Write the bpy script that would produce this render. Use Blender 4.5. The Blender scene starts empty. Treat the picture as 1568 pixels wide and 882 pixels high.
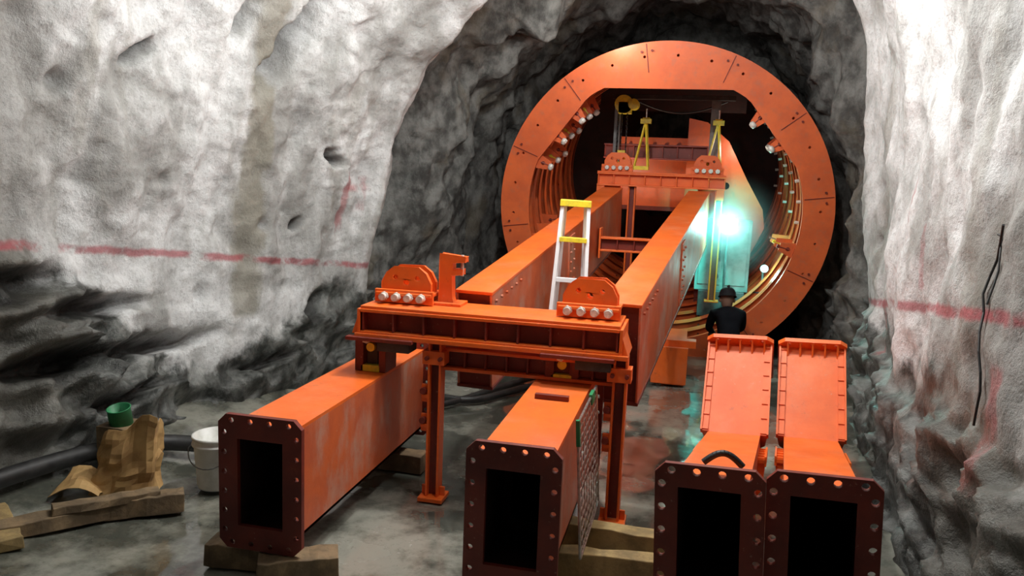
import bpy, math, random
from mathutils import Vector, Matrix, noise
from mathutils.geometry import tessellate_polygon
from mathutils.bvhtree import BVHTree
random.seed(4)
scene = bpy.context.scene
try:
    scene.view_settings.view_transform = 'Standard'
except Exception: pass
H = 2.2
# ------------------------------------------------------------------ camera
psi = math.radians(12.75); pit = math.radians(8.41); s = 0.04
hd = Vector((-math.sin(psi), math.cos(psi), 0)); Zv = Vector((0, 0, 1))
F = (hd*math.cos(pit) - Zv*math.sin(pit)).normalized()
R0 = Vector((math.cos(psi), math.sin(psi), 0)); U0 = hd*math.sin(pit) + Zv*math.cos(pit)
R = (R0 + U0*s).normalized(); U = (U0 - R0*s).normalized()
cd = bpy.data.cameras.new('camera'); cam = bpy.data.objects.new('camera', cd)
scene.collection.objects.link(cam)
cam.matrix_world = Matrix.Translation((0, 0, H)) @ Matrix((R, U, -F)).transposed().to_4x4()
cd.lens = 28; cd.sensor_width = 36; cd.clip_start = 0.05
scene.camera = cam

# ------------------------------------------------------------------ node helper
class NT:
    def __init__(self, name):
        self.mat = bpy.data.materials.new(name); self.mat.use_nodes = True
        self.t = self.mat.node_tree; self.n = self.t.nodes; self.b = self.n['Principled BSDF']
        g = self.n.new('ShaderNodeNewGeometry'); self.pos = g.outputs['Position']
        sx = self.n.new('ShaderNodeSeparateXYZ'); self.l(self.pos, sx.inputs[0])
        self.x, self.y, self.z = sx.outputs
    def l(self, a, b): self.t.links.new(a, b)
    def put(self, sock, v):
        if isinstance(v, bpy.types.NodeSocket): self.l(v, sock)
        else: sock.default_value = v
    def m(self, op, a, b=0.0, c=0.0):
        n = self.n.new('ShaderNodeMath'); n.operation = op
        self.put(n.inputs[0], a); self.put(n.inputs[1], b); self.put(n.inputs[2], c)
        return n.outputs[0]
    def sstep(self, v, a, b):
        n = self.n.new('ShaderNodeMapRange'); n.interpolation_type = 'SMOOTHSTEP'
        self.put(n.inputs[0], v); n.inputs[1].default_value = a; n.inputs[2].default_value = b
        n.inputs[3].default_value = 0; n.inputs[4].default_value = 1
        return n.outputs[0]
    def noise(self, scale, detail=6, rough=.6, stretch=None, src=None, dist=0):
        n = self.n.new('ShaderNodeTexNoise'); n.inputs['Scale'].default_value = scale
        n.inputs['Detail'].default_value = detail; n.inputs['Roughness'].default_value = rough
        n.inputs['Distortion'].default_value = dist
        v = src or self.pos
        if stretch:
            mp = self.n.new('ShaderNodeMapping'); mp.inputs['Scale'].default_value = stretch
            self.l(v, mp.inputs[0]); v = mp.outputs[0]
        self.l(v, n.inputs['Vector']); return n.outputs[0]
    def objco(self):
        return self.n.new('ShaderNodeTexCoord').outputs['Object']
    def mix(self, f, a, b):
        n = self.n.new('ShaderNodeMix'); n.data_type = 'RGBA'
        self.put(n.inputs[0], f)
        for i, v in ((6, a), (7, b)):
            if isinstance(v, bpy.types.NodeSocket): self.l(v, n.inputs[i])
            else: n.inputs[i].default_value = (*v, 1)
        return n.outputs[2]
    def col(self, c):
        if isinstance(c, bpy.types.NodeSocket): self.l(c, self.b.inputs['Base Color'])
        else: self.b.inputs['Base Color'].default_value = (*c, 1)
    def bump(self, h, strength=.5, dist=.02):
        n = self.n.new('ShaderNodeBump'); n.inputs['Strength'].default_value = strength
        n.inputs['Distance'].default_value = dist; self.l(h, n.inputs['Height'])
        self.l(n.outputs[0], self.b.inputs['Normal'])
    def set(self, **k):
        for a, v in k.items(): self.put(self.b.inputs[a.replace('_', ' ')], v)

def simple(name, c, rough=.6, metal=0, c2=None, scale=8, bump=0.0, emis=None, es=0, thr=(.4, .65), spec=None):
    t = NT(name)
    if c2:
        n = t.noise(scale, 5, .65, src=t.objco()); t.col(t.mix(t.sstep(n, *thr), c, c2))
    else: t.col(c)
    t.set(Roughness=rough, Metallic=metal)
    if spec is not None: t.b.inputs['Specular IOR Level'].default_value = spec
    if bump: t.bump(t.noise(scale*6, 4, src=t.objco()), bump, .01)
    if emis:
        t.b.inputs['Emission Color'].default_value = (*emis, 1); t.b.inputs['Emission Strength'].default_value = es
    return t.mat

def paint(name, c, cd, dust, amount, r0=.28):
    t = NT(name); o = t.objco()
    n1 = t.noise(2.2, 6, .65, src=o); n2 = t.noise(14, 5, .7, src=o); n4 = t.noise(45, 4, .7, src=o)
    a = t.mix(t.sstep(n1, .38, .68), c, cd)
    d = t.m('MULTIPLY', t.sstep(t.noise(3.1, 7, .7, (1, 1, .5), o), .45, .75), amount)
    a = t.mix(d, a, dust)
    a = t.mix(t.m('MULTIPLY', t.sstep(n2, .6, .7), .3), a, (.25, .05, .02))
    a = t.mix(t.m('MULTIPLY', t.sstep(n4, .64, .72), .35), a, (.6, .4, .3))
    t.col(a); t.set(Roughness=t.m('MULTIPLY_ADD', n1, .35, r0)); t.bump(n2, .12, .01)
    return t.mat
ORANGE = paint('orange_paint', (.86, .15, .014), (.73, .115, .012), (.65, .30, .17), .28)
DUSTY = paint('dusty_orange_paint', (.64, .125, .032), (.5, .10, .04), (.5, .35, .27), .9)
DARKOR = paint('shaded_orange_paint', (.20, .022, .010), (.11, .013, .008), (.12, .05, .035), .3, .35)  # orange steel with shade put into the colour: flanges, webs, undersides
INNER = simple('shadowed_interior', (.03, .006, .004), .8, c2=(.015, .004, .003))  # near-black lining, shade of the hollow interiors painted in
STEEL = simple('bolt_steel', (.62, .6, .57), .3, .8, c2=(.4, .38, .35), scale=30)
PALEB = simple('galvanised_bolt', (.75, .72, .66), .3, .1, c2=(.5, .48, .45), scale=30)
YELLOW = simple('yellow_paint', (.85, .68, .03), .45, c2=(.6, .5, .05), scale=12)
BLACK = simple('black_rubber', (.012, .012, .012), .5, c2=(.03, .03, .03))
WHITE = simple('white_plastic', (.75, .75, .72), .45, c2=(.55, .55, .5), scale=6)
ALU = simple('ladder_rail_white', (.85, .85, .86), .35)
WOOD = simple('rough_timber', (.13, .09, .05), .8, c2=(.25, .17, .09), scale=6, bump=.4)
WOODY = simple('pale_timber', (.36, .25, .10), .8, c2=(.2, .14, .06), scale=6, bump=.3)
CARD = simple('brown_kraft_paper', (.5, .31, .12), .75, c2=(.33, .19, .07), scale=5)
GREEN = simple('green_paint', (.02, .25, .09), .5, c2=(.02, .15, .06))
GREY = simple('grey_steel', (.16, .16, .16), .5, .4, c2=(.1, .1, .1))

# ------------------------------------------------------------------ mesh builder
I4 = Matrix.Identity(4)
class MB:
    def __init__(self, name, mats):
        self.name = name; self.mats = mats; self.v = []; self.f = []; self.mi = []; self.sm = []; self.attr = None
    def add(self, vs, fs, M=I4, mi=0, smooth=False):
        o = len(self.v); self.v += [tuple(M @ Vector(p)) for p in vs]
        for f in fs:
            self.f.append([o+i for i in f]); self.mi.append(mi); self.sm.append(smooth)
    def box(self, c, d, M=I4, mi=0):
        x, y, z = c; a, b, e = d[0]/2, d[1]/2, d[2]/2
        vs = [(x+i*a, y+j*b, z+k*e) for i in (-1, 1) for j in (-1, 1) for k in (-1, 1)]
        self.add(vs, [(0, 1, 3, 2), (4, 6, 7, 5), (0, 4, 5, 1), (2, 3, 7, 6), (0, 2, 6, 4), (1, 5, 7, 3)], M, mi)
    def bb(self, p, q, M=I4, mi=0):
        self.box([(a+b)/2 for a, b in zip(p, q)], [abs(b-a) for a, b in zip(p, q)], M, mi)
    def cyl(self, p, q, r, n=16, M=I4, mi=0, r2=None, caps=True):
        p = Vector(p); q = Vector(q); r2 = r if r2 is None else r2
        d = (q-p).normalized(); a = d.orthogonal().normalized(); b = d.cross(a)
        cs = [(a*math.cos(2*math.pi*i/n)+b*math.sin(2*math.pi*i/n)) for i in range(n)]
        A = [p+c*r for c in cs]; B = [q+c*r2 for c in cs]
        self.add(A+B, [(i, (i+1) % n, n+(i+1) % n, n+i) for i in range(n)], M, mi, True)
        if caps:
            self.add(A, [list(range(n))[::-1]], M, mi); self.add(B, [list(range(n))], M, mi)
    def plate(self, outline, holes, t, M=I4, mi=0):
        """2-D outline in local XZ, thickness t along +Y"""
        loops = [outline]+holes
        flat = [p for l in loops for p in l]
        tris = tessellate_polygon([[Vector((p[0], p[1], 0)) for p in l] for l in loops])
        n = len(flat)
        vs = [(p[0], 0, p[1]) for p in flat]+[(p[0], t, p[1]) for p in flat]
        fs = [tuple(a) for a in tris]+[tuple(n+i for i in a[::-1]) for a in tris]
        o = 0
        for l in loops:
            k = len(l)
            fs += [(o+i, o+(i+1) % k, n+o+(i+1) % k, n+o+i) for i in range(k)]; o += k
        self.add(vs, fs, M, mi)
    def strip(self, pts, r, n=8, M=I4, mi=0):
        for a, b in zip(pts, pts[1:]): self.cyl(a, b, r, n, M, mi)
    def lathe(self, prof, n=32, M=I4, mi=0):
        vs = []; k = len(prof)
        for i in range(n):
            a = 2*math.pi*i/n
            vs += [(r*math.cos(a), r*math.sin(a), z) for r, z in prof]
        self.add(vs, [(i*k+j, ((i+1) % n)*k+j, ((i+1) % n)*k+j+1, i*k+j+1) for i in range(n) for j in range(k-1)], M, mi, True)
    def obj(self, bevel=0.0, parent=None, M=None):
        me = bpy.data.meshes.new(self.name); me.from_pydata(self.v, [], self.f)
        for m in self.mats: me.materials.append(m)
        me.polygons.foreach_set('material_index', self.mi); me.polygons.foreach_set('use_smooth', self.sm)
        if self.attr:
            at = me.attributes.new('cavity', 'FLOAT', 'POINT'); at.data.foreach_set('value', self.attr)
        me.update(); ob = bpy.data.objects.new(self.name, me); scene.collection.objects.link(ob)
        if bevel:
            bv = ob.modifiers.new('bevel', 'BEVEL'); bv.width = bevel; bv.segments = 2
            bv.limit_method = 'ANGLE'; bv.angle_limit = math.radians(50)
        if parent: ob.parent = parent
        if M is not None: ob.matrix_world = M
        return ob
T = Matrix.Translation
def Rz(d): return Matrix.Rotation(math.radians(d), 4, 'Z')
def Rx(d): return Matrix.Rotation(math.radians(d), 4, 'X')
def Ry(d): return Matrix.Rotation(math.radians(d), 4, 'Y')
def circ(cx, cz, r, n=10): return [(cx+r*math.cos(2*math.pi*i/n), cz+r*math.sin(2*math.pi*i/n)) for i in range(n)]
def chrect(w, h, c, cx=0, cz=0):
    a, b = w/2, h/2
    return [(cx+p, cz+q) for p, q in ((-a+c, -b), (a-c, -b), (a, -b+c), (a, b-c), (a-c, b), (-a+c, b), (-a, b-c), (-a, -b+c))]
def line_M(p, q):
    p = Vector(p); q = Vector(q); y = (q-p).normalized(); x = y.cross(Zv).normalized(); z = x.cross(y)
    return T(p) @ Matrix((x, y, z)).transposed().to_4x4(), (q-p).length
def bolt_flange(mb, w, h, ow, oh, t, M, nh=4, nv=6, hr=.015, mi=0, cz=0):
    inset = .032; hs = []
    for i in range(nh):
        x = -w/2+.075+(w-.15)*i/(nh-1)
        hs += [circ(x, cz+h/2-inset, hr), circ(x, cz-h/2+inset, hr)]
    for i in range(nv):
        z = cz-h/2+.10+(h-.2)*i/(nv-1)
        hs += [circ(-w/2+inset, z, hr), circ(w/2-inset, z, hr)]
    if ow: hs.append([(-ow/2, cz-oh/2), (ow/2, cz-oh/2), (ow/2, cz+oh/2), (-ow/2, cz+oh/2)])
    mb.plate(chrect(w, h, .045, 0, cz), hs, t, M, mi)

# ------------------------------------------------------------------ rock shell
NEAR = [(-4.25, -.15), (-4.25, 1), (-4.2, 2), (-4.1, 3), (-3.8, 4.1), (-3.0, 5.0), (-1.7, 5.6), (-.4, 5.5), (.6, 4.8), (1.2, 3.8), (1.38, 2.4), (1.3, 1.1), (1.3, -.15)]
MID = [(-4.05, -.15), (-4.1, 1), (-4.1, 2), (-4.0, 3), (-3.7, 4.0), (-3.0, 4.9), (-1.7, 5.5), (-.4, 5.4), (.6, 4.8), (1.2, 3.9), (1.42, 2.6), (1.4, 1.2), (1.38, -.15)]
RIM = [(-3.5, -.15), (-3.34, 1), (-3.2, 1.87), (-3.05, 2.5), (-2.76, 3.2), (-2.3, 3.75), (-1.5, 4.35), (-.6, 4.62), (.4, 4.5), (1.21, 3.85), (1.46, 2.69), (1.58, 1.3), (1.68, -.15)]
def off(P, k, c=(-.7, 1.6)):
    out = []
    for x, z in P:
        d = Vector((x-c[0], z-c[1])); L = d.length
        out.append((x+d.x/L*k, z+d.y/L*k if z > 0 else z))
    return out
CIR = []
for i in range(13):
    a = math.radians(225-270*i/12); CIR.append((-.4+2.4*math.cos(a), 2.35+2.65*math.sin(a)))
CIR[0] = (-2.2, -.15); CIR[12] = (1.5, -.15)
mixp = lambda A, B, f: [(a[0]*(1-f)+b[0]*f, a[1]*(1-f)+b[1]*f) for a, b in zip(A, B)]
ST = [(-4, NEAR), (3.6, NEAR), (5.6, MID), (6.8, mixp(MID, RIM, .45)), (7.9, RIM), (8.1, off(RIM, .08)), (8.3, off(RIM, .72)), (9.0, off(RIM, .6)), (9.6, off(RIM, .15)), (11.0, mixp(RIM, CIR, .4)), (13, CIR), (15.5, CIR)]
def profile(y):
    for (ya, A), (yb, B) in zip(ST, ST[1:]):
        if y <= yb: return mixp(A, B, max(0, (y-ya)/(yb-ya)))
    return CIR
def cat(P, u):
    n = len(P)-1; t = u*n; i = min(int(t), n-1); f = t-i
    p0, p1, p2, p3 = (P[max(i-1, 0)], P[i], P[i+1], P[min(i+2, n)])
    return [0.5*((2*b)+(-a+c)*f+(2*a-5*b+4*c-d)*f*f+(-a+3*b-3*c+d)*f**3) for a, b, c, d in zip(p0, p1, p2, p3)]
def ss(v, a, b):
    v = max(0, min(1, (v-a)/(b-a))); return v*v*(3-2*v)
# crevices / holes in the shotcrete: (y, z, half-width y, half-length z, shear, depth)
GOUGE = [(6.65, 3.22, .12, .30, .5, .5), (6.15, 3.4, .09, .22, .4, .4), (5.2, 2.95, .06, .06, .8, .22), (7.3, 2.25, .05, .11, -.4, .18), (6.98, 1.62, .035, .05, .2, .13),
         (4.75, 1.1, .45, .08, 0, .3), (5.3, .72, .6, .07, 0, .3), (4.4, .75, .35, .09, 0, .3), (5.1, .4, .4, .06, 0, .3), (4.2, 1.35, .25, .1, .3, .3), (6.6, .35, .25, .05, .2, .2), (7.2, .75, .08, .15, .3, .2)]
def rockpt(y, u):
    x, z = cat(profile(y), u)
    d = Vector((x+.8, 0, z-1.9)); d.normalize()
    p = Vector((x, y, z))
    thr = (1.6-1.15*ss(y, 4, 5.9)+.4*ss(y, 6.2, 7.2)) if x < 0 else 1.1
    low = max(0, min(1, (thr-z+.3*noise.noise(p*1.3))/.25))
    deep = max(0, min(1, (y-8.1)/.4))
    q = Vector((x*1.1, y*1.25, z*.7))
    cav = 0
    k = (.15+.18*deep)*noise.noise(q*.9+Vector((3, 7, 1)))+(.085+.08*deep)*noise.noise(q*2.1)
    hf = noise.noise(q*4.6); k += .036*hf
    fr = noise.fractal(p*6, .75, 2.1, 4); k += .026*fr
    rg = noise.ridged_multi_fractal(q*1.1+Vector((9, 2, 5)), .9, 2.1, 3, 1.0, 2.0)
    k += (.045+.05*deep)*(rg-1)
    w = Vector((1, 1, 1))*noise.noise(p*2.5)*.25
    vo = noise.voronoi(Vector((x*1.5, y*1.3+z*.35, z*3.1))+w)[0]
    e = vo[1]-vo[0]; k += low*(.30*min(e, .45)+.12*e-.15)
    cav += low*.55*max(0, .5+fr*.4-e)
    vd, vp = noise.voronoi(p*1.9+w*.6)
    if (vp[0].x*7.13+vp[0].z*3.7) % 1.0 < .3:
        a = max(0, 1-vd[0]/.2); k += .13*a**1.5; cav += .4*a
    v2 = noise.voronoi(Vector((x*1.2, y*1.3, z*.8))+w*1.5)[0]; e2 = v2[1]-v2[0]; k += (.07+.14*deep)*(e2-.3)
    k += (.06*low+.02*deep)*noise.fractal(p*6, .9, 2, 4)
    cav += .35*max(0, hf*1.2+fr*.35-.2)
    if x < -2:
        wob = .08*noise.noise(p*3.3+Vector((7, 1, 3)))+.03*noise.noise(p*11)
        for gy, gz, hy, hz, sh, dp in GOUGE:
            a = (y-gy-sh*(z-gz)+wob)/hy; b = (z-gz+wob)/hz
            rr2 = a*a+b*b
            if rr2 < 5: g = math.exp(-rr2*rr2*.6); k += dp*g; cav += g*1.1
    if abs(y-8) < .3: k *= .45+.55*abs(y-8)/.3
    rr = .75 if x > 0 and y < 8.2 else 1
    return p+d*k*rr, max(0.0, min(1.0, cav))
ys = []; y = -4
while y < 15.5:
    ys.append(y); y += .2 if y < 2.4 else (.028 if y < 10 else .06 if y < 13 else .15)
NU = 440
both = [[rockpt(y, j/NU) for j in range(NU+1)] for y in ys]
grid = [[a[0] for a in r] for r in both]; cavg = [[a[1] for a in r] for r in both]

def rock_material():
    t = NT('shotcrete_rock')
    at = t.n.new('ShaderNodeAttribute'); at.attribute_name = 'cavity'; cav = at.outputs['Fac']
    n1 = t.noise(1.3, 7, .62, (1, 1, .6)); n2 = t.noise(5, 7, .65, (1, 1, .7)); n3 = t.noise(38, 5, .75); n4 = t.noise(14, 5, .7)
    left = t.m('LESS_THAN', t.x, 0)
    zz = t.m('MULTIPLY_ADD', n1, 1.0, t.z); zz = t.m('MULTIPLY_ADD', n2, .5, zz)
    zz = t.m('SUBTRACT', zz, .75)
    tl = t.m('MULTIPLY_ADD', t.sstep(t.y, 4.0, 5.9), -1.15, 1.6)
    tl = t.m('MULTIPLY_ADD', t.sstep(t.y, 6.2, 7.2), .4, tl)
    thr = t.m('ADD', t.m('MULTIPLY', left, tl), t.m('MULTIPLY', t.m('SUBTRACT', 1, left), 1.15))
    up = t.sstep(t.m('SUBTRACT', zz, thr), -.08, .12)
    rock = t.mix(t.sstep(n2, .38, .64), (.03, .034, .03), (.24, .25, .235))
    shot = t.mix(t.sstep(n1, .35, .58), (.33, .33, .315), (.74, .75, .75))
    shot = t.mix(t.m('MULTIPLY', t.sstep(n2, .5, .68), .42), shot, (.33, .325, .30))
    shot = t.mix(t.m('MULTIPLY', t.sstep(n4, .54, .70), .3), shot, (.24, .235, .22))
    c = t.mix(up, rock, shot)
    st = t.noise(2.6, 4, .5, (1, 1.2, .12))
    c = t.mix(t.m('MULTIPLY', t.m('MULTIPLY', t.sstep(st, .56, .68), up), .4), c, (.26, .24, .19))
    band = t.m('ABSOLUTE', t.m('SUBTRACT', t.m('MULTIPLY_ADD', n2, .14, t.m('MULTIPLY_ADD', n1, .35, t.y)), 6.62))
    band = t.m('MULTIPLY', t.m('SUBTRACT', 1, t.sstep(band, .07, .15)), t.m('MULTIPLY', t.sstep(t.z, .75, .85), left))
    c = t.mix(t.m('MULTIPLY', band, .75), c, (.27, .25, .195))
    deep = t.sstep(t.y, 8.0, 8.25)
    bare = t.mix(t.sstep(n2, .35, .65), (.07, .07, .066), (.26, .265, .25))
    bare = t.mix(t.m('MULTIPLY', t.sstep(n1, .52, .62), .5), bare, (.2, .17, .12))
    c = t.mix(deep, c, bare)
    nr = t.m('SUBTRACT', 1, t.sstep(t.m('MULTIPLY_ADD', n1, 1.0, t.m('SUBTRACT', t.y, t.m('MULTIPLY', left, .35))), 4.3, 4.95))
    c = t.mix(t.m('MULTIPLY', nr, .65), c, (.15, .14, .115))  # near end darkened brownish: light falloff painted into the colour
    ln = t.m('SUBTRACT', t.z, t.m('MULTIPLY_ADD', t.y, -.128, 2.14))
    ln = t.m('ABSOLUTE', t.m('MULTIPLY_ADD', t.m('SUBTRACT', n2, .5), .08, ln))
    ln = t.m('SUBTRACT', 1, t.sstep(ln, .012, .045))
    ln = t.m('MULTIPLY', ln, t.m('MULTIPLY', t.sstep(t.noise(3, 4, .7), .34, .52), t.m('LESS_THAN', t.y, 7.95)))
    c = t.mix(t.m('MULTIPLY', ln, .72), c, (.38, .035, .055))
    def mark(y0, w, z0, z1, sign):
        a = t.m('ABSOLUTE', t.m('SUBTRACT', t.m('MULTIPLY_ADD', n2, .12, t.y), y0+.06))
        a = t.m('SUBTRACT', 1, t.sstep(a, w*.5, w))
        b = t.m('MULTIPLY', t.sstep(t.z, z0, z0+.05), t.m('SUBTRACT', 1, t.sstep(t.z, z1-.05, z1)))
        side = t.m('LESS_THAN' if sign < 0 else 'GREATER_THAN', t.x, 0)
        return t.m('MULTIPLY', t.m('MULTIPLY', a, b), side)
    for a in ((7.5, .05, 1.4, 2.15, -1), (7.72, .05, 1.7, 2.1, -1), (7.62, .2, 1.9, 2.02, -1), (5.75, .06, 1.5, 2.3, 1), (5.3, .03, 1.55, 2.1, 1), (6.4, .04, .9, 1.5, 1), (3.6, .12, .9, 1.5, 1)):
        c = t.mix(t.m('MULTIPLY', mark(*a), t.m('MULTIPLY', t.sstep(n2, .35, .6), .55)), c, (.4, .06, .07))
    c = t.mix(t.m('MULTIPLY', t.sstep(n3, .48, .68), .3), c, (.12, .11, .1))
    c = t.mix(t.m('MULTIPLY', cav, .92), c, (.02, .019, .017))  # near-black painted into recesses for shade, bare rock and dirt
    t.col(c)
    t.set(Roughness=t.m('MULTIPLY_ADD', up, .4, .36))
    hgt = t.m('ADD', t.m('ADD', t.m('MULTIPLY', n3, .35), t.m('MULTIPLY', n4, .55)), t.m('MULTIPLY', n2, .7))
    t.bump(hgt, .65, .045)
    return t.mat
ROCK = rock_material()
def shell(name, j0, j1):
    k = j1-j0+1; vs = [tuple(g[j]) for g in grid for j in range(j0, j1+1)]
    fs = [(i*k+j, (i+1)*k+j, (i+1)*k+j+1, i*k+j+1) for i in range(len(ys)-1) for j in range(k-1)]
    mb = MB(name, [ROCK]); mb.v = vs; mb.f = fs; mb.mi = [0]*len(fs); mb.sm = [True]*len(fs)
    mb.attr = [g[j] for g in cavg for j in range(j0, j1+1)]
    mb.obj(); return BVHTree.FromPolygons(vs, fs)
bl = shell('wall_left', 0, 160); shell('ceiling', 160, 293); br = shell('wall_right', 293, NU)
def onwall(y, z, side):
    d = Vector((side, 0, 0)); r = (br if side > 0 else bl).ray_cast(Vector((-.6, y, z)), d)
    return r[0]-d*.02 if r[0] else Vector((1.2*side, y, z))
for nm, yy in (('wall_front', -4.0), ('wall_back', 15.4)):
    P = [tuple(p) for p in grid[0 if yy < 0 else -1]]
    cx = Vector((-.8, yy, 1.8)); vs = [tuple(cx)]+P
    mb = MB(nm, [ROCK]); mb.add(vs, [(0, i, i+1) for i in range(1, len(P))]+[(0, len(P), 1)], smooth=True); mb.obj()

# ------------------------------------------------------------------ floor
t = NT('wet_muddy_concrete')
n1 = t.noise(.9, 7, .65); n2 = t.noise(6, 6, .7); n3 = t.noise(40, 3, .6)
c = t.mix(t.sstep(n1, .42, .58), (.07, .074, .06), (.32, .32, .27))
c = t.mix(t.m('MULTIPLY', t.sstep(n2, .5, .7), .6), c, (.13, .125, .098))
c = t.mix(t.m('MULTIPLY', t.sstep(n3, .6, .75), .35), c, (.05, .05, .042))
t.col(c); t.set(Roughness=t.m('MULTIPLY_ADD', t.sstep(n1, .46, .66), .28, .03)); t.bump(t.m('ADD', n2, t.m('MULTIPLY', n3, .2)), .08, .015)
t.b.inputs['Coat Weight'].default_value = .8; t.b.inputs['Coat Roughness'].default_value = .05
FLOOR = t.mat
mb = MB('floor', [FLOOR]); nx, ny = 150, 220
for i in range(ny+1):
    for j in range(nx+1):
        x = -5.2+8.2*j/nx; y = -4.2+20*i/ny
        z = .02*noise.noise(Vector((x*1.5, y*1.5, 0)))+.005*noise.noise(Vector((x*7, y*7, 0)))-.012
        if x < -3.5: z += min(.14, (-3.5-x)*.2)*(1 if y < 7.5 else .4)
        if x > 1.1: z += min(.12, (x-1.1)*.2)
        mb.v.append((x, y, z))
mb.f = [(i*(nx+1)+j, i*(nx+1)+j+1, (i+1)*(nx+1)+j+1, (i+1)*(nx+1)+j) for i in range(ny) for j in range(nx)]
mb.mi = [0]*len(mb.f); mb.sm = [True]*len(mb.f); mb.obj()

# ------------------------------------------------------------------ front box girders
def girder(x, y0, L, zb, w=.46, h=.74, bw=.36, rz=0, lug=None):
    M = T((x, y0, zb+h/2)) @ Rz(rz)
    mb = MB('steel_box_girder', [ORANGE, DUSTY, DARKOR, INNER])
    bolt_flange(mb, w, h, bw-.10, h-.26, .028, M, mi=2)
    bolt_flange(mb, w, h, bw-.10, h-.26, .028, M @ T((0, L, 0)), mi=2)
    bh = h-.12; a = .02
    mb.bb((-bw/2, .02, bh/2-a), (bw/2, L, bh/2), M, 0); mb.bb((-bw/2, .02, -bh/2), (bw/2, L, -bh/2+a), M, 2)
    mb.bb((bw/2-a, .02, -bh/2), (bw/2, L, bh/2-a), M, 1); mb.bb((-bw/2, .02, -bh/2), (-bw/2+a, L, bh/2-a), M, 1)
    e = a+.002
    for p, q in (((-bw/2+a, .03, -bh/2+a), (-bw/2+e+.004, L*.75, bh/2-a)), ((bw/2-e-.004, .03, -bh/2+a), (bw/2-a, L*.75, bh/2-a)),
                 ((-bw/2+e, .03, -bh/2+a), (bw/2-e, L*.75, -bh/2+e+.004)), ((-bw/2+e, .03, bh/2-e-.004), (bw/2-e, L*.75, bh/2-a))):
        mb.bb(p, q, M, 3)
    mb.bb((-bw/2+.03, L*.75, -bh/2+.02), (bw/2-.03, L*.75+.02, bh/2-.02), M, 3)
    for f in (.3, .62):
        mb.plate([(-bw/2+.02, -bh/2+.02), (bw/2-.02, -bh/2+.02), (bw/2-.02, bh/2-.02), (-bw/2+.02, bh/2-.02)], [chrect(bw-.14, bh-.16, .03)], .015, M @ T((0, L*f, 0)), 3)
    if lug:
        mb.bb((-.10, lug, bh/2), (.10, lug+.035, bh/2+.03), M, 2)
    return mb.obj(.005)
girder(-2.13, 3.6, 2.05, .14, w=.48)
girder(-.745, 3.47, 1.68, .2, lug=.98)

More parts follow.
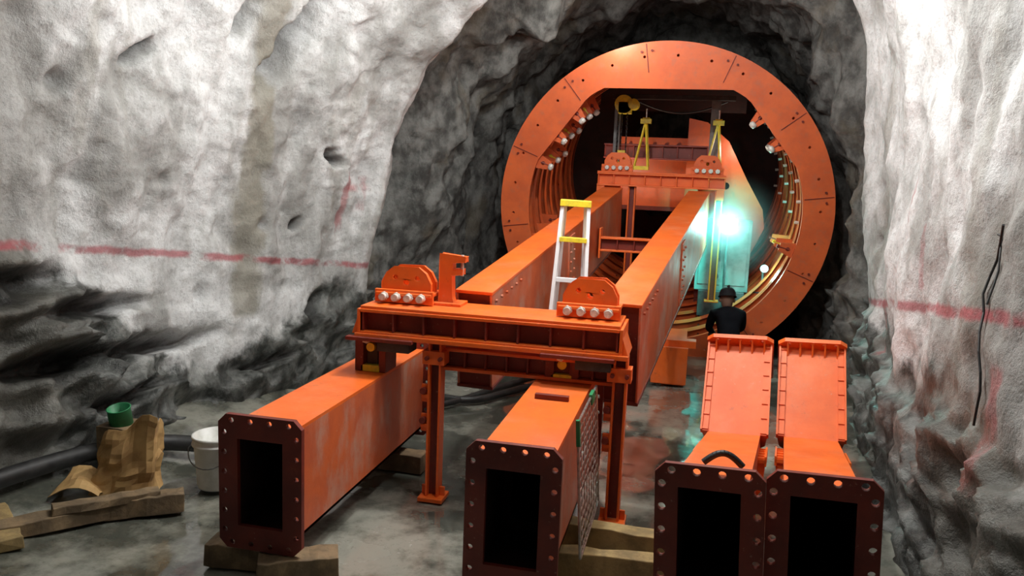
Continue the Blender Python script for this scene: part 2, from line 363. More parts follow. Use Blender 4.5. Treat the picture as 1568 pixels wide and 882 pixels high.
# ------------------------------------------------------------------ elbow pieces on the right
def elbow(x, y0):
    M = T((x, y0, 0)) @ Rz(-6) @ Ry(-2.8)
    mb = MB('flanged_elbow_casting', [ORANGE, DUSTY, DARKOR, INNER, STEEL])
    bw = .34; w = bw/2
    bolt_flange(mb, .49, .76, .28, .54, .03, M, nh=4, nv=6, hr=.019, mi=2, cz=.53)
    top = [(.03, .83), (1.85, .50), (2.32, 1.02)]; bot = [(.03, .24), (1.98, .1), (2.62, .74)]
    for i in range(2):
        a, b = top[i], top[i+1]; c_, d = bot[i], bot[i+1]
        mb.add([(-w, *a), (w, *a), (w, *b), (-w, *b)], [(0, 1, 2, 3)], M, 0)
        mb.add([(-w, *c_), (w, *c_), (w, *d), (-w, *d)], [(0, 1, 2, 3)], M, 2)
        for sx in (-w, w): mb.add([(sx, *a), (sx, *b), (sx, *d), (sx, *c_)], [(0, 1, 2, 3)], M, 1)
        dz = .012
        mb.add([(-w+dz, a[0], a[1]-dz), (w-dz, a[0], a[1]-dz), (w-dz, b[0], b[1]-dz), (-w+dz, b[0], b[1]-dz)], [(0, 1, 2, 3)], M, 3)
        mb.add([(-w+dz, c_[0], c_[1]+dz), (w-dz, c_[0], c_[1]+dz), (w-dz, d[0], d[1]+dz), (-w+dz, d[0], d[1]+dz)], [(0, 1, 2, 3)], M, 3)
        for sx in (-w+dz, w-dz): mb.add([(sx, *a), (sx, *b), (sx, *d), (sx, *c_)], [(0, 1, 2, 3)], M, 3)
        v = Vector((0, b[0]-a[0], b[1]-a[1])); L = v.length; v.normalize()
        nrm = Vector((0, -v.z, v.y))
        Ml = M @ T((0, *a)) @ Matrix((Vector((1, 0, 0)), v, nrm)).transposed().to_4x4()
        s0 = L-.45 if i == 0 else 0.0
        drop = -.10 if i == 0 else 0
        for sx in (-1, 1):
            mb.bb((sx*w, s0, -.012+drop), (sx*(w+.05), L, .012+drop), Ml, 0)
            mb.bb((sx*(w+.04), s0, -.03+drop), (sx*(w+.052), L, .03+drop), Ml, 0)
            nq = int((L-s0)/.11)
            for q in range(nq+1):
                yy = min(L-.02, s0+.01+q*.11)
                mb.add([(sx*w, yy, .02+drop), (sx*(w+.05), yy, .02+drop), (sx*(w+.03), yy, -.18+drop), (sx*w, yy, -.22+drop), (sx*w, yy+.014, .02+drop), (sx*(w+.05), yy+.014, .02+drop), (sx*(w+.03), yy+.014, -.18+drop), (sx*w, yy+.014, -.22+drop)],
                       [(0, 1, 2, 3), (4, 7, 6, 5), (0, 4, 5, 1), (1, 5, 6, 2), (2, 6, 7, 3)], Ml, 0)
    a, d = Vector((0, *top[2])), Vector((0, *bot[2]))
    cen = (a+d)/2; up = (a-d).normalized(); nrm = Vector((0, .73, .68)); nrm = (nrm-up*nrm.dot(up)).normalized()
    Mf = M @ T(cen) @ Matrix((Vector((1, 0, 0)), nrm, up)).transposed().to_4x4()
    hh = (a-d).length
    bolt_flange(mb, .46, hh+.17, 0, 0, .03, Mf, nh=5, nv=4, hr=.014, mi=0)
    for i in range(5):
        mb.add([(-.17+.083*i, 0, hh/2+.075), (-.17+.083*i, -.075, hh/2-.005), (-.17+.083*i, 0, hh/2-.005), (-.158+.083*i, 0, hh/2+.075), (-.158+.083*i, -.075, hh/2-.005), (-.158+.083*i, 0, hh/2-.005)],
               [(0, 1, 2), (3, 5, 4), (0, 3, 4, 1), (1, 4, 5, 2), (0, 2, 5, 3)], Mf, 0)
    return mb.obj(.004)
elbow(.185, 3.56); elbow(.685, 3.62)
mb = MB('rubber_lifting_strap', [BLACK])
for k in range(3):
    mb.strip([(.12+.18*i/12, 3.76+.03*k, .86+.055*math.sin(math.pi*i/12)-.01*k) for i in range(13)], .016)
mb.obj()

# ------------------------------------------------------------------ gantry frames
def ibeam(mb, p, q, wd, h, M=I4, mi=0, n=6, mi2=2):
    A, L = line_M(p, q); A = M @ A; tt = .022
    mb.bb((-wd/2, 0, -tt), (wd/2, L, 0), A, mi); mb.bb((-wd/2, 0, -h), (wd/2, L, -h+tt), A, mi)
    mb.bb((-.01, 0, -h+tt), (.01, L, -tt), A, mi2)
    for i in range(n):
        y = .01+(L-.03)*i/(n-1); mb.bb((-wd/2+.012, y, -h+tt), (wd/2-.012, y+.014, -tt), A, mi2)
def clamp(mb, x, y, z, w=.35, M=I4, h=.19):
    A = M @ T((x, y, z))
    o = [(-w/2, 0), (w/2, 0), (w/2, h*.45), (w/2-.035, h*.8), (w/2-.09, h), (-w/2+.09, h), (-w/2+.035, h*.8), (-w/2, h*.45)]
    hs = [circ(-w*.22, h*.62, .016, 12), circ(w*.22, h*.62, .016, 12), circ(0, h*.45, .02, 12)]
    mb.plate(o, hs, .03, A, 0); mb.plate(o, hs, .03, A @ T((0, .11, 0)), 0)
    mb.bb((-w/2-.02, -.06, 0), (w/2+.02, .2, .022), A, 0)
    mb.bb((-w/2-.0, -.03, -.05), (w/2+.0, .2, 0), A, 2)
    mb.cyl((-w*.2, .02, h*.7), (-w*.2, .12, h*.7), .02, 10, A, 0)
    for i in range(4):
        xx = -w/2+.045+(w-.09)*i/3
        mb.cyl((xx, -.07, -.005), (xx, -.11, -.005), .024, 12, A, 3); mb.cyl((xx, -.04, -.005), (xx, -.075, -.005), .031, 6, A, 3)
    mb.bb((-w/2-.03, -.045, -.05), (w/2+.03, -.02, .04), A, 0)
mb = MB('steel_gantry_frame', [ORANGE, DUSTY, DARKOR, PALEB, YELLOW, BLACK])
x0, x1, yc, zt = -2.10, -.40, 5.0, 1.265
ibeam(mb, (x0, yc-.13, zt), (x1, yc-.13, zt), .16, .17, n=9); ibeam(mb, (x0, yc+.12, zt), (x1, yc+.12, zt), .14, .17, n=9)
mb.bb((x0, yc-.2, zt), (x1, yc+.2, zt+.02), mi=0)
mb.bb((x0-.03, yc-.23, zt-.19), (x1+.06, yc-.205, zt-.16), mi=0)
mb.bb((x1, yc-.21, zt-.17), (x1+.02, yc+.2, zt), mi=0); mb.bb((x0-.02, yc-.21, zt-.17), (x0, yc+.2, zt), mi=0)
for sx, xx in ((1, x1), (-1, x0)):
    mb.add([(xx, yc-.2, zt), (xx+sx*.06, yc-.2, zt-.17), (xx, yc-.2, zt-.17), (xx, yc+.1, zt), (xx+sx*.06, yc+.1, zt-.17), (xx, yc+.1, zt-.17)],
           [(0, 1, 2), (3, 5, 4), (0, 3, 4, 1), (1, 4, 5, 2), (0, 2, 5, 3)], mi=0)
clamp(mb, -1.86, yc+.0, zt+.075); clamp(mb, -.62, yc+.0, zt+.075)
A = T((-1.60, yc+.06, zt+.02))
mb.plate([(-.05, 0), (.06, 0), (.045, .05), (.04, .2), (.11, .21), (.11, .245), (.045, .245), (.045, .285), (.13, .295), (.13, .33), (-.045, .345), (-.05, .3)], [], .07, A, 0)
mb.bb((-.09, -.05, 0), (.12, .13, .02), A, 0); mb.cyl((.1, .035, .2), (.1, .035, .34), .012, 8, A, 3)
for lx in (-1.585, -.385):
    lz = zt-.17; ly = 4.86
    mb.bb((lx-.045, ly-.05, .03), (lx-.03, ly+.05, lz), mi=0); mb.bb((lx+.03, ly-.05, .03), (lx+.045, ly+.05, lz), mi=0)
    mb.bb((lx-.035, ly-.006, .03), (lx+.035, ly+.006, lz), mi=2)
    mb.bb((lx-.085, ly-.085, 0.0), (lx+.085, ly+.085, .028), mi=0)
    for sx in (-1, 1): mb.bb((lx+sx*.045, ly-.008, .02), (lx+sx*.08, ly+.008, .09), mi=0)
    for zz in (.5, .7):
        mb.bb((lx-.085, ly-.05, zz), (lx-.04, ly+.04, zz+.025), mi=0)
        mb.cyl((lx-.07, ly-.065, zz+.05), (lx-.07, ly-.03, zz+.05), .022, 10, mi=2)
        mb.bb((lx-.09, ly-.03, zz-.03), (lx-.045, ly-.01, zz+.09), mi=0)
    mb.bb((lx-.08, ly-.06, .93), (lx+.07, ly+.05, 1.02), mi=0)
    for k in (-1, 1): mb.cyl((lx+k*.045, ly-.06, .975), (lx+k*.045, ly-.085, .975), .014, 8, mi=2)
ibeam(mb, (-1.56, 4.93, 1.035), (-.41, 4.93, 1.035), .12, .15, n=9)
for lx, zb in ((-2.08, .822), (-.78, .882)):
    mb.bb((lx-.09, yc-.12, zb), (lx-.03, yc+.08, zt-.16), mi=2)
    mb.bb((lx+.08, yc-.12, zb), (lx+.13, yc+.08, zt-.16), mi=2)
    mb.cyl((lx+.02, yc-.12, .99), (lx+.02, yc+.0, .99), .03, 14, mi=4); mb.bb((lx-.05, yc-.12, zb), (lx+.09, yc+.02, zb+.045), mi=4)
    mb.bb((lx-.02, yc-.08, zb+.04), (lx+.06, yc, zt-.17), mi=5)
    mb.cyl((lx+.02, yc-.2, 1.06), (lx+.02, yc-.12, 1.06), .03, 6, mi=3)
    mb.bb((lx-.1, yc-.26, 1.06), (lx+.36, yc-.2, 1.085), mi=2); mb.bb((lx+.12, yc-.25, 1.0), (lx+.34, yc-.1, 1.07), mi=5)
mb.obj(.004)

mb = MB('steel_gantry_frame', [ORANGE, DUSTY, DARKOR, PALEB, YELLOW, BLACK])
x0, x1, yc, zt = -1.30, .34, 10.75, 2.22
ibeam(mb, (x0, yc-.13, zt), (x1, yc-.13, zt), .16, .17, n=9, mi2=0); mb.bb((x0, yc-.2, zt), (x1, yc+.2, zt+.02))
clamp(mb, -1.05, yc-.12, zt+.07); clamp(mb, .1, yc-.12, zt+.07)
for lx in (-.84, .27):
    mb.bb((lx-.05, yc-.17, .62), (lx-.03, yc-.06, zt-.17)); mb.bb((lx+.03, yc-.17, .62), (lx+.05, yc-.06, zt-.17)); mb.bb((lx-.03, yc-.12, .62), (lx+.03, yc-.11, zt-.17), mi=2)
    mb.bb((lx-.09, yc-.2, .6), (lx+.09, yc-.03, .62))
for lx in (-1.25, .28): mb.bb((lx-.05, yc-.2, zt-.3), (lx+.05, yc, zt-.17))
for lx in (-1.1, .1): mb.bb((lx-.1, yc-.12, zt-.2), (lx+.1, yc+.1, zt-.17)); 
ibeam(mb, (-1.3, yc+.45, zt+.4), (.1, yc+.45, zt+.4), .16, .2, n=8, mi=2)
mb.obj(.004)

# ------------------------------------------------------------------ long inclined bridge beams
def bridge(p, q, w=.27, h=.72):
    mb = MB('steel_bridge_beam', [ORANGE, DUSTY, DARKOR, STEEL]); M, L = line_M(p, q)
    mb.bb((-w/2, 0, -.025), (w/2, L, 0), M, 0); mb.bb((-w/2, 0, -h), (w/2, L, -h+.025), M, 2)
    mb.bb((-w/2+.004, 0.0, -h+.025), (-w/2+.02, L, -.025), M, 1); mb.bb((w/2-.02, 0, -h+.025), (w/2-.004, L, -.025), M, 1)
    mb.bb((-w/2+.01, 0.02, -h+.02), (w/2-.01, .04, -.02), M, 2)
    for f in (.45,):
        mb.bb((w/2-.006, L*f-.12, -h+.06), (w/2+.01, L*f+.12, -.06), M, 1)
        for i in range(6):
            for sy in (-.07, .07): mb.cyl((w/2, L*f+sy, -h+.12+i*.095), (w/2+.025, L*f+sy, -h+.12+i*.095), .011, 8, M, 1)
    for i in range(6): mb.cyl((w/2, .08+.12*i, -.08), (w/2+.015, .08+.12*i, -.08), .011, 8, M, 1)
    return mb.obj(.005)
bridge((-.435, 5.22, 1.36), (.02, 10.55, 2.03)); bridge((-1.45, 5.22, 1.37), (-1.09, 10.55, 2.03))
mb = MB('steel_cross_tie', [ORANGE, DUSTY, DARKOR, STEEL])
ibeam(mb, (-1.04, 9.0, 1.5), (-.26, 9.0, 1.5), .16, .16, n=5)
for xx in (-1.04, -.28): mb.bb((xx, 8.9, 1.26), (xx+.02, 9.1, 1.6))
mb.obj(.004)

# ------------------------------------------------------------------ shield ring
RC = (-.345, 2.0); RY = 9.75
TILT = T((-.42, RY, 1.77)) @ Rx(7.5) @ Matrix.Scale(.985, 4) @ T((-RC[0], -RY, -RC[1]))
t = NT('shield_orange_paint'); o = t.objco(); n1 = t.noise(2, 6, .65, src=o); n2 = t.noise(11, 6, .7, src=o)
c = t.mix(t.sstep(n1, .38, .65), (.74, .14, .035), (.6, .11, .032)); c = t.mix(t.m('MULTIPLY', t.sstep(n2, .5, .72), .45), c, (.42, .15, .09))
t.col(c); t.set(Roughness=.42); t.bump(n2, .15, .01); SHIELD = t.mat
mb = MB('tunnel_shield_ring', [SHIELD, DARKOR, PALEB, INNER, YELLOW])
def ringM(y): return T((RC[0], y, RC[1]))
def inner(ri, n=120, chord=True, hh=.89):
    out = []
    for i in range(n):
        a = 2*math.pi*i/n; r = ri
        for ca, k in ((90, hh), (38, .955), (142, .955)):
            d = abs((math.degrees(a)-ca+180) % 360-180)
            if chord and d < 40: r = min(r, ri*k/math.cos(math.radians(d)))
        out.append((r*math.cos(a), r*math.sin(a)))
    return out
outer = [(2.0*math.cos(2*math.pi*i/120), 2.0*math.sin(2*math.pi*i/120)) for i in range(120)]
hs = [circ(1.84*math.cos(math.radians(a)), 1.84*math.sin(math.radians(a)), .017, 8) for a in range(3, 360, 12)]
mb.plate(outer, hs+[inner(1.64)], .05, ringM(RY), 0)
for a in range(8, 368, 30):
    A = ringM(RY) @ Ry(-a)
    mb.bb((1.66, -.008, -.004), (1.985, 0, .004), A, 1)
    mb.cyl((1.9, -.02, .06), (1.9, 0, .06), .014, 8, A, 1); mb.cyl((1.9, -.02, -.06), (1.9, 0, -.06), .014, 8, A, 1)
n = 96
for (ra, ya, yb, mi) in ((2.0, RY+.05, 14.2, 0), (1.965, RY+.05, 14.2, 3)):
    vs = [(RC[0]+ra*math.cos(2*math.pi*i/n), yy, RC[1]+ra*math.sin(2*math.pi*i/n)) for yy in (ya, yb) for i in range(n)]
    mb.add(vs, [(i, (i+1) % n, n+(i+1) % n, n+i) for i in range(n)], mi=mi, smooth=True)
yy = RY+.38; k = 0
while yy < 14:
    o_ = [(1.96*math.cos(2*math.pi*i/72), 1.96*math.sin(2*math.pi*i/72)) for i in range(72)]
    mb.plate(o_, [inner(1.66+.02*(k % 2), 72, False)], .03, ringM(yy), 0)
    vs = []
    for dy in (-.05, .10): vs += [(RC[0]+1.66*math.cos(2*math.pi*i/72), yy+dy, RC[1]+1.66*math.sin(2*math.pi*i/72)) for i in range(72)]
    mb.add(vs, [(i, (i+1) % 72, 72+(i+1) % 72, 72+i) for i in range(72)], mi=0, smooth=True)
    for a in list(range(-40, 75, 9))+list(range(110, 215, 9)):
        A = ringM(yy) @ Ry(-a); mb.cyl((1.78, -.035, 0), (1.78, 0, 0), .026, 8, A, 2)
        if k % 2 == 0 and (a < 45 and a > -5): mb.cyl((1.61, .015, 0), (1.66, .015, 0), .02, 8, A, 2)
    yy += .4; k += 1
for a in range(0, 360, 15):
    mb.bb((1.72, .05, -.01), (1.965, 4.3, .01), ringM(RY) @ Ry(-a-4), 1)
for a in (33, 47, 133, 146, 160, 196, -14):
    for k, dy in enumerate((.0, .45, .9)):
        A = ringM(RY+.05+dy) @ Ry(-a+k*1.5)
        mb.plate([(1.47, -.05), (1.68, -.10), (1.68, .10), (1.47, .05)], [circ(1.57, 0, .025, 10)], .04, A, 0)
        mb.cyl((1.44, .02, .0), (1.6, .02, 0), .022, 10, A, 4 if k == 1 else 1)
        if 0 < a < 190: mb.lathe([(0, .05), (.03, .035), (.036, 0), (.03, -.03), (0, -.04)], 12, A @ T((1.46, -.03, 0)), 2)
bo = [(1.96*math.cos(2*math.pi*i/64), 1.96*math.sin(2*math.pi*i/64)) for i in range(64)]
mb.plate(bo, [chrect(1.3, 1.7, .3, 0, .1)], .05, ringM(13.6), 3)
mb.bb((-1.35, 11.6, 3.1), (.65, 11.75, 3.4), mi=3)
mb.obj(M=TILT)
mb = MB('erector_side_plate', [SHIELD, DARKOR, GREY])
mb.plate([(-.2, 1.25), (.05, 1.2), (.35, .95), (.62, .45), (.86, .05), (.9, -.2), (.75, -.55), (.5, -.85), (-.1, -.95), (-.35, -.9), (-.2, 0)], [circ(.35, .35, .05), circ(.6, -.2, .05)], .06, T((.02, 11.4, 1.75)), 0)
mb.bb((-1.15, 11.9, 1.75), (.1, 12.0, 2.75), mi=0)
for i in range(7): mb.cyl((-1.0+.17*i, 11.87, 2.65), (-1.0+.17*i, 11.9, 2.65), .025, 8, mi=1)
mb.bb((-1.2, 11.85, 1.7), (.15, 12.05, 1.76), mi=1); mb.bb((.05, 11.85, .4), (.12, 12.05, 2.8), mi=1)
mb.obj(.006)
PALE = simple('glare_panel_paint', (.34, .44, .42), .4, c2=(.2, .28, .26), scale=4)
mb = MB('glare_catch_panel', [PALE, GREY])  # pale panel added to turn teal under the cyan light
mb.bb((.04, 11.0, .7), (.74, 11.3, 1.66)); mb.bb((.08, 10.985, .78), (.37, 11.0, 1.6)); mb.bb((.41, 10.985, .78), (.70, 11.0, 1.6))
for xx in (.35, .43): mb.bb((xx, 10.96, 1.1), (xx+.015, 10.985, 1.25), mi=1)
mb.bb((.1, 10.95, .35), (.7, 11.35, .7), mi=1); mb.cyl((.3, 10.97, .9), (.3, 10.985, .9), .05, 14, mi=1); mb.obj(.01)
mb = MB('shield_cradle', [ORANGE, DARKOR])
for xx in (-.95, -.12):
    mb.bb((xx-.12, 8.45, 0), (xx+.12, 9.7, .05)); mb.bb((xx-.12, 8.45, .33), (xx+.12, 9.7, .38)); mb.bb((xx-.02, 8.45, .05), (xx+.02, 9.7, .33), mi=1)
    for k in range(4): mb.bb((xx-.11, 8.45+k*.38, .05), (xx+.11, 8.47+k*.38, .33))
mb.bb((-1.3, 8.6, .38), (.1, 8.75, .46)); mb.bb((-.35, 8.4, .02), (.02, 8.43, .42)); mb.obj(.005)

# ------------------------------------------------------------------ hoists / slings
mb = MB('chain_hoist', [YELLOW, BLACK, GREY])
mb.bb((-1.2, 10.9, 3.2), (.4, 11.0, 3.26), mi=1)
mb.cyl((-1.03, 10.78, 3.12), (-1.03, 10.98, 3.12), .12, 20); mb.bb((-1.1, 10.78, 3.0), (-.93, 10.94, 3.15)); mb.cyl((-.9, 10.74, 3.12), (-.9, 10.95, 3.12), .07, 16)
for dx in (-.07, -.02, .05):
    for i in range(22): mb.cyl((-1.03+dx, 10.85+.01*(i % 2), 3.0-i*.028), (-1.03+dx, 10.85-.01*(i % 2), 2.98-i*.028), .011, 6, mi=1)
mb.bb((-1.08, 10.8, 2.40), (-.98, 10.9, 2.52)); mb.strip([(-1.03+.05*math.cos(a), 10.85, 2.38+.05*math.sin(a)) for a in [math.pi*.5-i*math.pi*1.4/8 for i in range(9)]], .014)
mb.bb((-1.16, 10.95, 2.3), (-1.08, 11.0, 3.2), mi=2); mb.bb((.1, 10.95, 2.3), (.22, 11.0, 3.2), mi=2); mb.obj(.003)
def sling(x, y, zt, zb):
    mb = MB('lifting_sling', [YELLOW, STEEL])
    for sx in (-1, 1):
        M, L = line_M((x, y, zt), (x+sx*.09-.03, y-.02*sx, zb)); mb.bb((-.03, 0, -.01), (.03, L, .01), M)
    mb.cyl((x-.045, y, zt), (x+.045, y, zt), .03, 12); mb.bb((x-.07, y-.05, zt-.05), (x+.07, y+.02, zt+.01)); mb.bb((x-.13, y-.06, zb-.05), (x+.07, y+.06, zb))
    mb.strip([(x, y, zt), (x, y, zt+.14)], .012, mi=1); mb.obj(.002)
sling(-.72, 10.72, 2.92, 2.32); sling(.2, 10.72, 2.92, 2.32)
mb = MB('hanging_cable', [BLACK])
mb.strip([(-.9+1.2*i/14, 11.08, 3.2-.16*math.sin(math.pi*i/14)) for i in range(15)], .012); mb.obj()

# ------------------------------------------------------------------ stepladder
mb = MB('stepladder', [ALU, YELLOW, BLACK])
Ht = 1.95
def rail(xa, ya, za, xb, yb, zb, w=.03, d=.055, mi=0):
    M, L = line_M((xa, ya, za), (xb, yb, zb)); mb.bb((-w/2, 0, -d/2), (w/2, L, d/2), M, mi)
for sx in (-1, 1):
    rail(sx*.10, 0, Ht, sx*.17, -.28, 0); rail(sx*.085, .08, Ht, sx*.14, .5, 0)
    mb.bb((sx*.17-.03, -.32, 0), (sx*.17+.03, -.24, .03), mi=2)
mb.bb((-.125, -.05, Ht-.02), (.125, .13, Ht+.03), mi=1)
for i in range(1, 6):
    z = Ht*i/6.0+.04; f = 1-z/Ht; hw = .10+.07*f; top = i == 5
    mb.bb((-hw, -.28*f-(.05 if top else .02), z-.018), (hw, -.28*f+(.04 if top else .02), z+.018), mi=1 if top else 0)
mb.obj(.003, M=T((-1.0, 6.4, 0)) @ Rz(8) @ Ry(1.5))

# ------------------------------------------------------------------ timbers & floor clutter
def timber(p, q, w, h, mat=WOOD):
    mb = MB('timber_block', [mat]); M, L = line_M(p, q); k = 8
    vs = []
    for i in range(k+1):
        for cx, cz in ((-1, 0), (1, 0), (1, 1), (-1, 1)):
            vs.append((cx*w/2+random.uniform(-.008, .008), L*i/k+random.uniform(-.01, .01), cz*h+random.uniform(-.006, .006)*cz))
    fs = [(i*4+j, i*4+(j+1) % 4, (i+1)*4+(j+1) % 4, (i+1)*4+j) for i in range(k) for j in range(4)]+[(3, 2, 1, 0), (k*4, k*4+1, k*4+2, k*4+3)]
    mb.add(vs, fs, M); mb.obj(.006)
timber((-2.48, 3.68, 0), (-2.15, 3.72, 0), .16, .13); timber((-2.12, 3.55, 0), (-1.76, 3.76, 0), .16, .13)
timber((-2.5, 5.3, 0), (-1.8, 5.3, 0), .16, .13)
timber((-.98, 4.5, 0), (.03, 4.42, 0), .12, .16, WOODY); timber((-1.0, 4.06, 0), (.0, 4.14, 0), .1, .16, WOODY)
timber((.0, 3.85, 0), (1.15, 3.85, 0), .14, .12)
timber((-3.72, 3.5, 0.02), (-3.2, 4.2, .0), .13, .09, WOOD); timber((-3.55, 3.72, .10), (-3.15, 4.15, .09), .1, .05); timber((-3.95, 3.7, .05), (-3.55, 3.42, .01), .13, .07, WOODY)
timber((-3.38, 3.95, .0), (-3.02, 4.22, .0), .12, .12)
mb = MB('crumpled_paper_sack', [CARD])
NA, NZ = 36, 14; vs = []
for j in range(NZ+1):
    v = j/NZ
    for i in range(NA):
        a = 2*math.pi*i/NA; ca, sa = math.cos(a), math.sin(a)
        k = 1/max(abs(ca), abs(sa))**.75
        topz = .36+.13*math.sin(a*1+2.4)+.035*math.sin(a*5)
        rx, ry = .19*k*(1-.12*v), .12*k*(1-.05*v)
        p = Vector((rx*ca, ry*sa, topz*v))
        nn = noise.noise(p*9+Vector((5, 1, 2)))*.05+noise.cell(Vector((p.x*14, p.y*14, p.z*9)))*.012
        vs.append((p.x+ca*nn+.04*v*v, p.y+sa*nn+.03*v, p.z))
fs = [(j*NA+i, j*NA+(i+1) % NA, (j+1)*NA+(i+1) % NA, (j+1)*NA+i) for j in range(NZ) for i in range(NA)]
mb.add(vs+[(0, 0, .01)], fs+[(i, len(vs), (i+1) % NA) for i in range(NA)], T((-3.47, 4.25, .06)) @ Rz(20))
vs = []
for j in range(9):
    for i in range(9):
        x = -.34+.3*i/8; y = -.16+.2*j/8
        vs.append((x, y, .02+.14*math.sin(math.pi*i/8)*(.4+.6*j/8)+.04*noise.noise(Vector((x*12, y*12, 3)))))
mb.add(vs, [(j*9+i, j*9+i+1, (j+1)*9+i+1, (j+1)*9+i) for j in range(8) for i in range(8)], T((-3.52, 4.2, .07)) @ Rz(20))
ob = mb.obj(); sd = ob.modifiers.new('sol', 'SOLIDIFY'); sd.thickness = .004
mb = MB('tin_can', [GREEN, WOOD]); mb.lathe([(0, 0), (.075, 0), (.075, .12), (.08, .125), (.07, .125), (.067, .02), (0, .02)], 24, T((-3.74, 4.55, .37)) @ Rx(12))
mb.bb((-3.86, 4.45, .05), (-3.58, 4.68, .37), mi=1); mb.obj()
mb = MB('plastic_bucket', [WHITE, GREY])
mb.lathe([(0, .005), (.125, .005), (.13, .02), (.148, .30), (.16, .30), (.16, .315), (.149, .32), (.152, .345), (.16, .345), (.16, .365), (.145, .365), (.128, .03), (0, .03)], 40)
mb.strip([(.165*math.cos(a), -.06-.1*abs(math.sin(a)) if abs(math.sin(a)) > .05 else 0, .3-.13*abs(math.sin(a))) for a in [math.pi+i*math.pi/14 for i in range(15)]], .004, mi=1)
mb.obj(M=T((-3.04, 4.6, 0)))
def hose(name, pts, r, mat=BLACK):
    cu = bpy.data.curves.new(name, 'CURVE'); cu.dimensions = '3D'; cu.bevel_depth = r; cu.bevel_resolution = 4; cu.use_fill_caps = True
    sp = cu.splines.new('NURBS'); sp.points.add(len(pts)-1); sp.use_endpoint_u = True; sp.order_u = 4
    for p, q in zip(sp.points, pts): p.co = (*q, 1)
    cu.materials.append(mat); ob = bpy.data.objects.new(name, cu); scene.collection.objects.link(ob); return ob
hose('black_pipe', [(-4.05, 3.6, .22), (-3.98, 4.2, .2), (-3.85, 4.8, .16), (-3.5, 5.05, .09), (-3.0, 5.15, .06), (-2.6, 5.6, .055), (-2.4, 6.3, .055)], .06)
hose('black_hose', [(-3.1, 7.6, .04), (-2.6, 7.2, .04), (-2.1, 6.9, .04), (-1.8, 7.1, .04), (-1.6, 7.6, .05), (-1.2, 8.0, .05), (-.6, 8.1, .04)], .035)
hose('black_hose', [(-2.6, 6.3, .04), (-2.2, 6.6, .04), (-1.9, 7.3, .04), (-1.5, 8.2, .05), (-1.0, 8.9, .05)], .03)
mb = MB('wire_mesh_panel', [STEEL, GREEN])
for i in range(13): mb.cyl((0, 0, .03+i*.055), (0, .78, .03+i*.055), .004, 6)
for i in range(9): mb.cyl((0, i*.0975, 0), (0, i*.0975, .72), .004, 6)
mb.strip([(0, 0, 0), (0, 0, .74), (0, .78, .74), (0, .78, 0), (0, 0, 0)], .008); mb.bb((-.008, -.012, .62), (.012, .012, .76), mi=1); mb.bb((-.008, .5, .7), (.012, .62, .76), mi=1)
mb.obj(M=T((-.47, 3.98, .17)) @ Ry(-4))
P = [onwall(3.85+.12*math.sin(i*.5), 2.05-i*.08, 1) for i in range(12)]
mb = MB('hanging_wire', [BLACK]); mb.strip(P, .006); mb.strip([onwall(4.0-.03*i, 2.0-.02*i*i*.3, 1) for i in range(8)], .005); mb.obj()

# ------------------------------------------------------------------ work lamps, added fills and lamp halo
def worklamp(p, r, base, es):
    LAMP = simple('lamp_lens', (1, 1, 1), .3, emis=(.6, 1, .93), es=es)
    mb = MB('work_floodlight', [GREY, LAMP])
    x, y, z = p
    mb.lathe([(0, -.02), (r*.6, -.02), (r*1.15, .08), (r*1.15, .1), (r*1.02, .1), (r*.95, .085)], 28, T(p) @ Rx(90))
    mb.lathe([(0, .11), (r*.5, .108), (r*.98, .088)], 28, T(p) @ Rx(90), 1)
    mb.cyl((x, y+.05, base), (x, y+.05, z-.02), .016, 10); mb.bb((x-.12, y-.05, base), (x+.12, y+.15, base+.02)); mb.obj()
worklamp((.41, 10.5, 1.63), .11, .45, 80); worklamp((.90, 10.7, 1.08), .045, .75, 2.5)
def light(name, loc, e, col, r=.2, spot=None, rot=None):
    d = bpy.data.lights.new(name, 'SPOT' if spot else 'POINT'); d.energy = e; d.color = col; d.shadow_soft_size = r
    ob = bpy.data.objects.new(name, d); ob.location = loc; scene.collection.objects.link(ob)
    if spot: d.spot_size = math.radians(spot); d.spot_blend = .5; ob.rotation_euler = [math.radians(a) for a in rot]
    return ob
light('unseen_overhead_light', (-1.1, 5.3, 4.5), 285, (1, .995, .97), .09)
light('unseen_overhead_light', (.0, 5.0, 4.3), 115, (1, .99, .96), .09)
light('unseen_overhead_light', (-.9, 4.1, 3.6), 80, (1, .995, .98), .09)  # unseen fill light added to even out the wall brightness
light('drift_fill_light', (-1.0, 9.1, 3.7), 22, (1, .97, .9), .1)  # unseen fill added to lift the rock around the ring
light('floodlight_glow', (.30, 10.2, 1.75), 165, (.05, 1, .85), .06, 125, (58, 0, -8))  # extra spot added, aimed inward to tint the panel teal
light('floodlight_glow', (.41, 10.34, 1.63), 18, (.25, 1, .92), .05)
light('floodlight_glow', (.90, 10.5, 1.08), 10, (.4, 1, .95), .05)
light('shield_interior_fill', (-1.0, 11.0, 2.2), 16, (1, .85, .65), .1)  # unseen warm fills added to bring out the ring's ribs
light('shield_interior_fill', (.5, 11.1, 2.6), 8, (1, .85, .7), .1)
w = bpy.data.worlds.new('world'); scene.world = w; w.use_nodes = True
w.node_tree.nodes['Background'].inputs[0].default_value = (.012, .013, .015, 1)
bpy.ops.mesh.primitive_uv_sphere_add(segments=32, ring_count=16, radius=1.0, location=(.41, 10.3, 1.63))  # scatter sphere added round the lamp to imitate its bloom
halo = bpy.context.object; halo.name = 'lamp_halo_volume'; halo.scale = (.72, .72, .72)
mm = bpy.data.materials.new('lamp_halo_scatter'); mm.use_nodes = True; nt = mm.node_tree; nt.nodes.clear()
o = nt.nodes.new('ShaderNodeOutputMaterial'); v = nt.nodes.new('ShaderNodeVolumeScatter'); nt.links.new(v.outputs[0], o.inputs['Volume'])
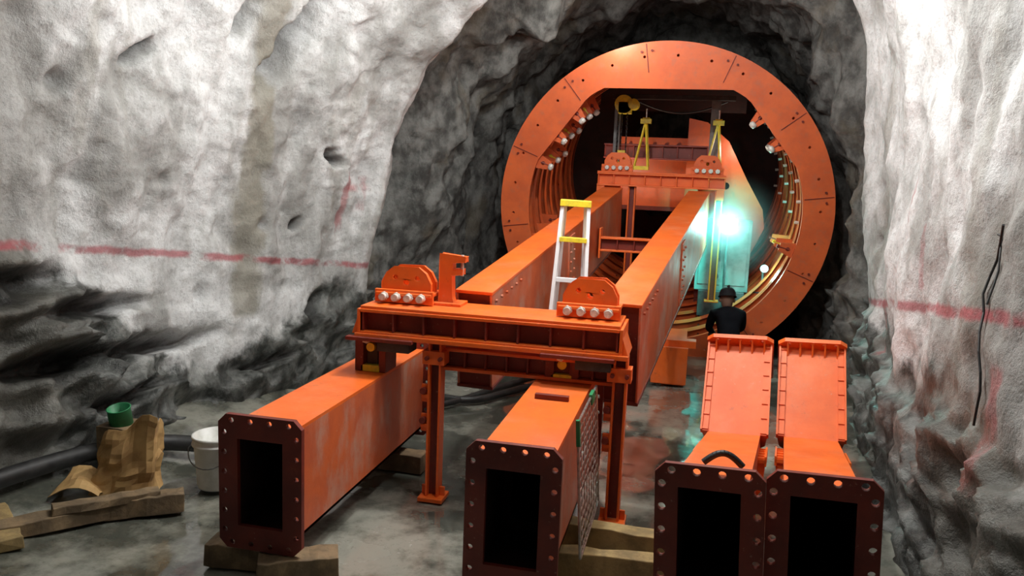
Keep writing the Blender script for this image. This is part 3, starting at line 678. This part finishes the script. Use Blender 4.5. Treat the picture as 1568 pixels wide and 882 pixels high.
tc = nt.nodes.new('ShaderNodeTexCoord'); g = nt.nodes.new('ShaderNodeTexGradient'); g.gradient_type = 'QUADRATIC_SPHERE'
nt.links.new(tc.outputs['Object'], g.inputs[0]); mu = nt.nodes.new('ShaderNodeMath'); mu.operation = 'MULTIPLY'; mu.inputs[1].default_value = 1.2
nt.links.new(g.outputs['Fac'], mu.inputs[0]); nt.links.new(mu.outputs[0], v.inputs['Density']); v.inputs['Color'].default_value = (.75, 1, .98, 1); v.inputs['Anisotropy'].default_value = .3
halo.data.materials.append(mm)

# ------------------------------------------------------------------ crouching worker
emp = bpy.data.objects.new('construction_worker', None); scene.collection.objects.link(emp)
def skin(name, V, E, Rr, mat, root=0, sub=2):
    me = bpy.data.meshes.new(name); me.from_pydata(V, E, []); ob = bpy.data.objects.new(name, me); scene.collection.objects.link(ob)
    me.materials.append(mat); m = ob.modifiers.new('skin', 'SKIN'); m.use_smooth_shade = True
    for i, r in enumerate(Rr): me.skin_vertices[0].data[i].radius = (r, r)
    me.skin_vertices[0].data[root].use_root = True
    sb = ob.modifiers.new('sub', 'SUBSURF'); sb.levels = sub; sb.render_levels = sub; ob.parent = emp; return ob
CL = simple('dark_workwear', (.008, .009, .012), .95, c2=(.005, .006, .008), spec=.1); SK = simple('skin', (.18, .10, .07), .7, spec=.2); HAT = simple('hard_hat_plastic', (.012, .013, .015), .7, spec=.2)
V = [(0, 0, .34), (0, .07, .5), (0, .19, .66), (0, .3, .76), (0, .36, .83),
     (-.1, .02, .32), (-.15, .36, .46), (-.14, .1, .11), (-.14, .16, .05), (-.15, .3, .045),
     (.1, .02, .32), (.16, .38, .44), (.14, .12, .11), (.14, .18, .05), (.15, .32, .045),
     (-.17, .27, .74), (-.20, .4, .54), (-.12, .58, .45), (.17, .27, .74), (.20, .42, .55), (.11, .6, .46)]
E = [(0, 1), (1, 2), (2, 3), (3, 4), (0, 5), (5, 6), (6, 7), (7, 8), (8, 9), (0, 10), (10, 11), (11, 12), (12, 13), (13, 14), (3, 15), (15, 16), (16, 17), (3, 18), (18, 19), (19, 20)]
Rr = [.14, .135, .15, .11, .055, .095, .07, .05, .05, .035, .095, .07, .05, .05, .035, .065, .048, .032, .065, .048, .032]
skin('body', V, E, Rr, CL)
for sx, wx, wy, wz in ((-1, -.12, .58, .45), (1, .11, .6, .46)):
    V = [(wx, wy, wz), (wx, wy+.05, wz-.01), (wx, wy+.09, wz-.02)]; E = [(0, 1), (1, 2)]; Rr = [.026, .036, .03]
    for k in range(4):
        fx = wx+(-.03+.02*k); b = len(V); ln = (.07, .08, .075, .06)[k]
        V += [(fx, wy+.09+ln*.4, wz-.03), (fx, wy+.09+ln*.75, wz-.055), (fx, wy+.09+ln*.85, wz-.085)]; E += [(2, b), (b, b+1), (b+1, b+2)]; Rr += [.0095, .009, .008]
    b = len(V); V += [(wx-sx*.045, wy+.06, wz-.025), (wx-sx*.055, wy+.1, wz-.05)]; E += [(1, b), (b, b+1)]; Rr += [.011, .009]
    skin('hand', V, E, Rr, SK, sub=1)
mb = MB('head', [SK, BLACK])
M = T((0, .42, .9)) @ Rx(-18)
prof = [(0, -.12), (.04, -.115), (.06, -.08), (.072, -.03), (.078, .03), (.072, .07), (.045, .105), (0, .115)]
mb.lathe(prof, 24, M @ Matrix.Diagonal((1, 1.18, 1, 1)))
mb.add([(-.012, .085, -.03), (.012, .085, -.03), (0, .115, -.035), (0, .09, .02)], [(0, 1, 2), (0, 2, 3), (1, 3, 2)], M, 0, True)
for sx in (-1, 1):
    mb.cyl((sx*.075, 0, -.01), (sx*.088, -.01, -.005), .03, 12, M, 0, .022); mb.cyl((sx*.028, .084, .01), (sx*.028, .09, .01), .011, 10, M, 1)
mb.bb((-.022, .083, -.062), (.022, .09, -.055), M, 1); mb.obj(parent=emp)
mb = MB('hard_hat', [HAT])
M = T((0, .41, .93)) @ Rx(-18)
mb.lathe([(.11, 0), (.111, .008), (.102, .02), (.1, .05), (.085, .09), (.05, .12), (0, .13)], 28, M @ Matrix.Diagonal((1, 1.2, 1, 1))); mb.bb((-.012, -.1, .06), (.012, .1, .135), M); mb.bb((-.06, .12, 0), (.06, .165, .012), M); mb.obj(.004, parent=emp)
emp.matrix_world = T((.46, 9.0, -.02)) @ Rz(6) @ Matrix.Scale(.94, 4)
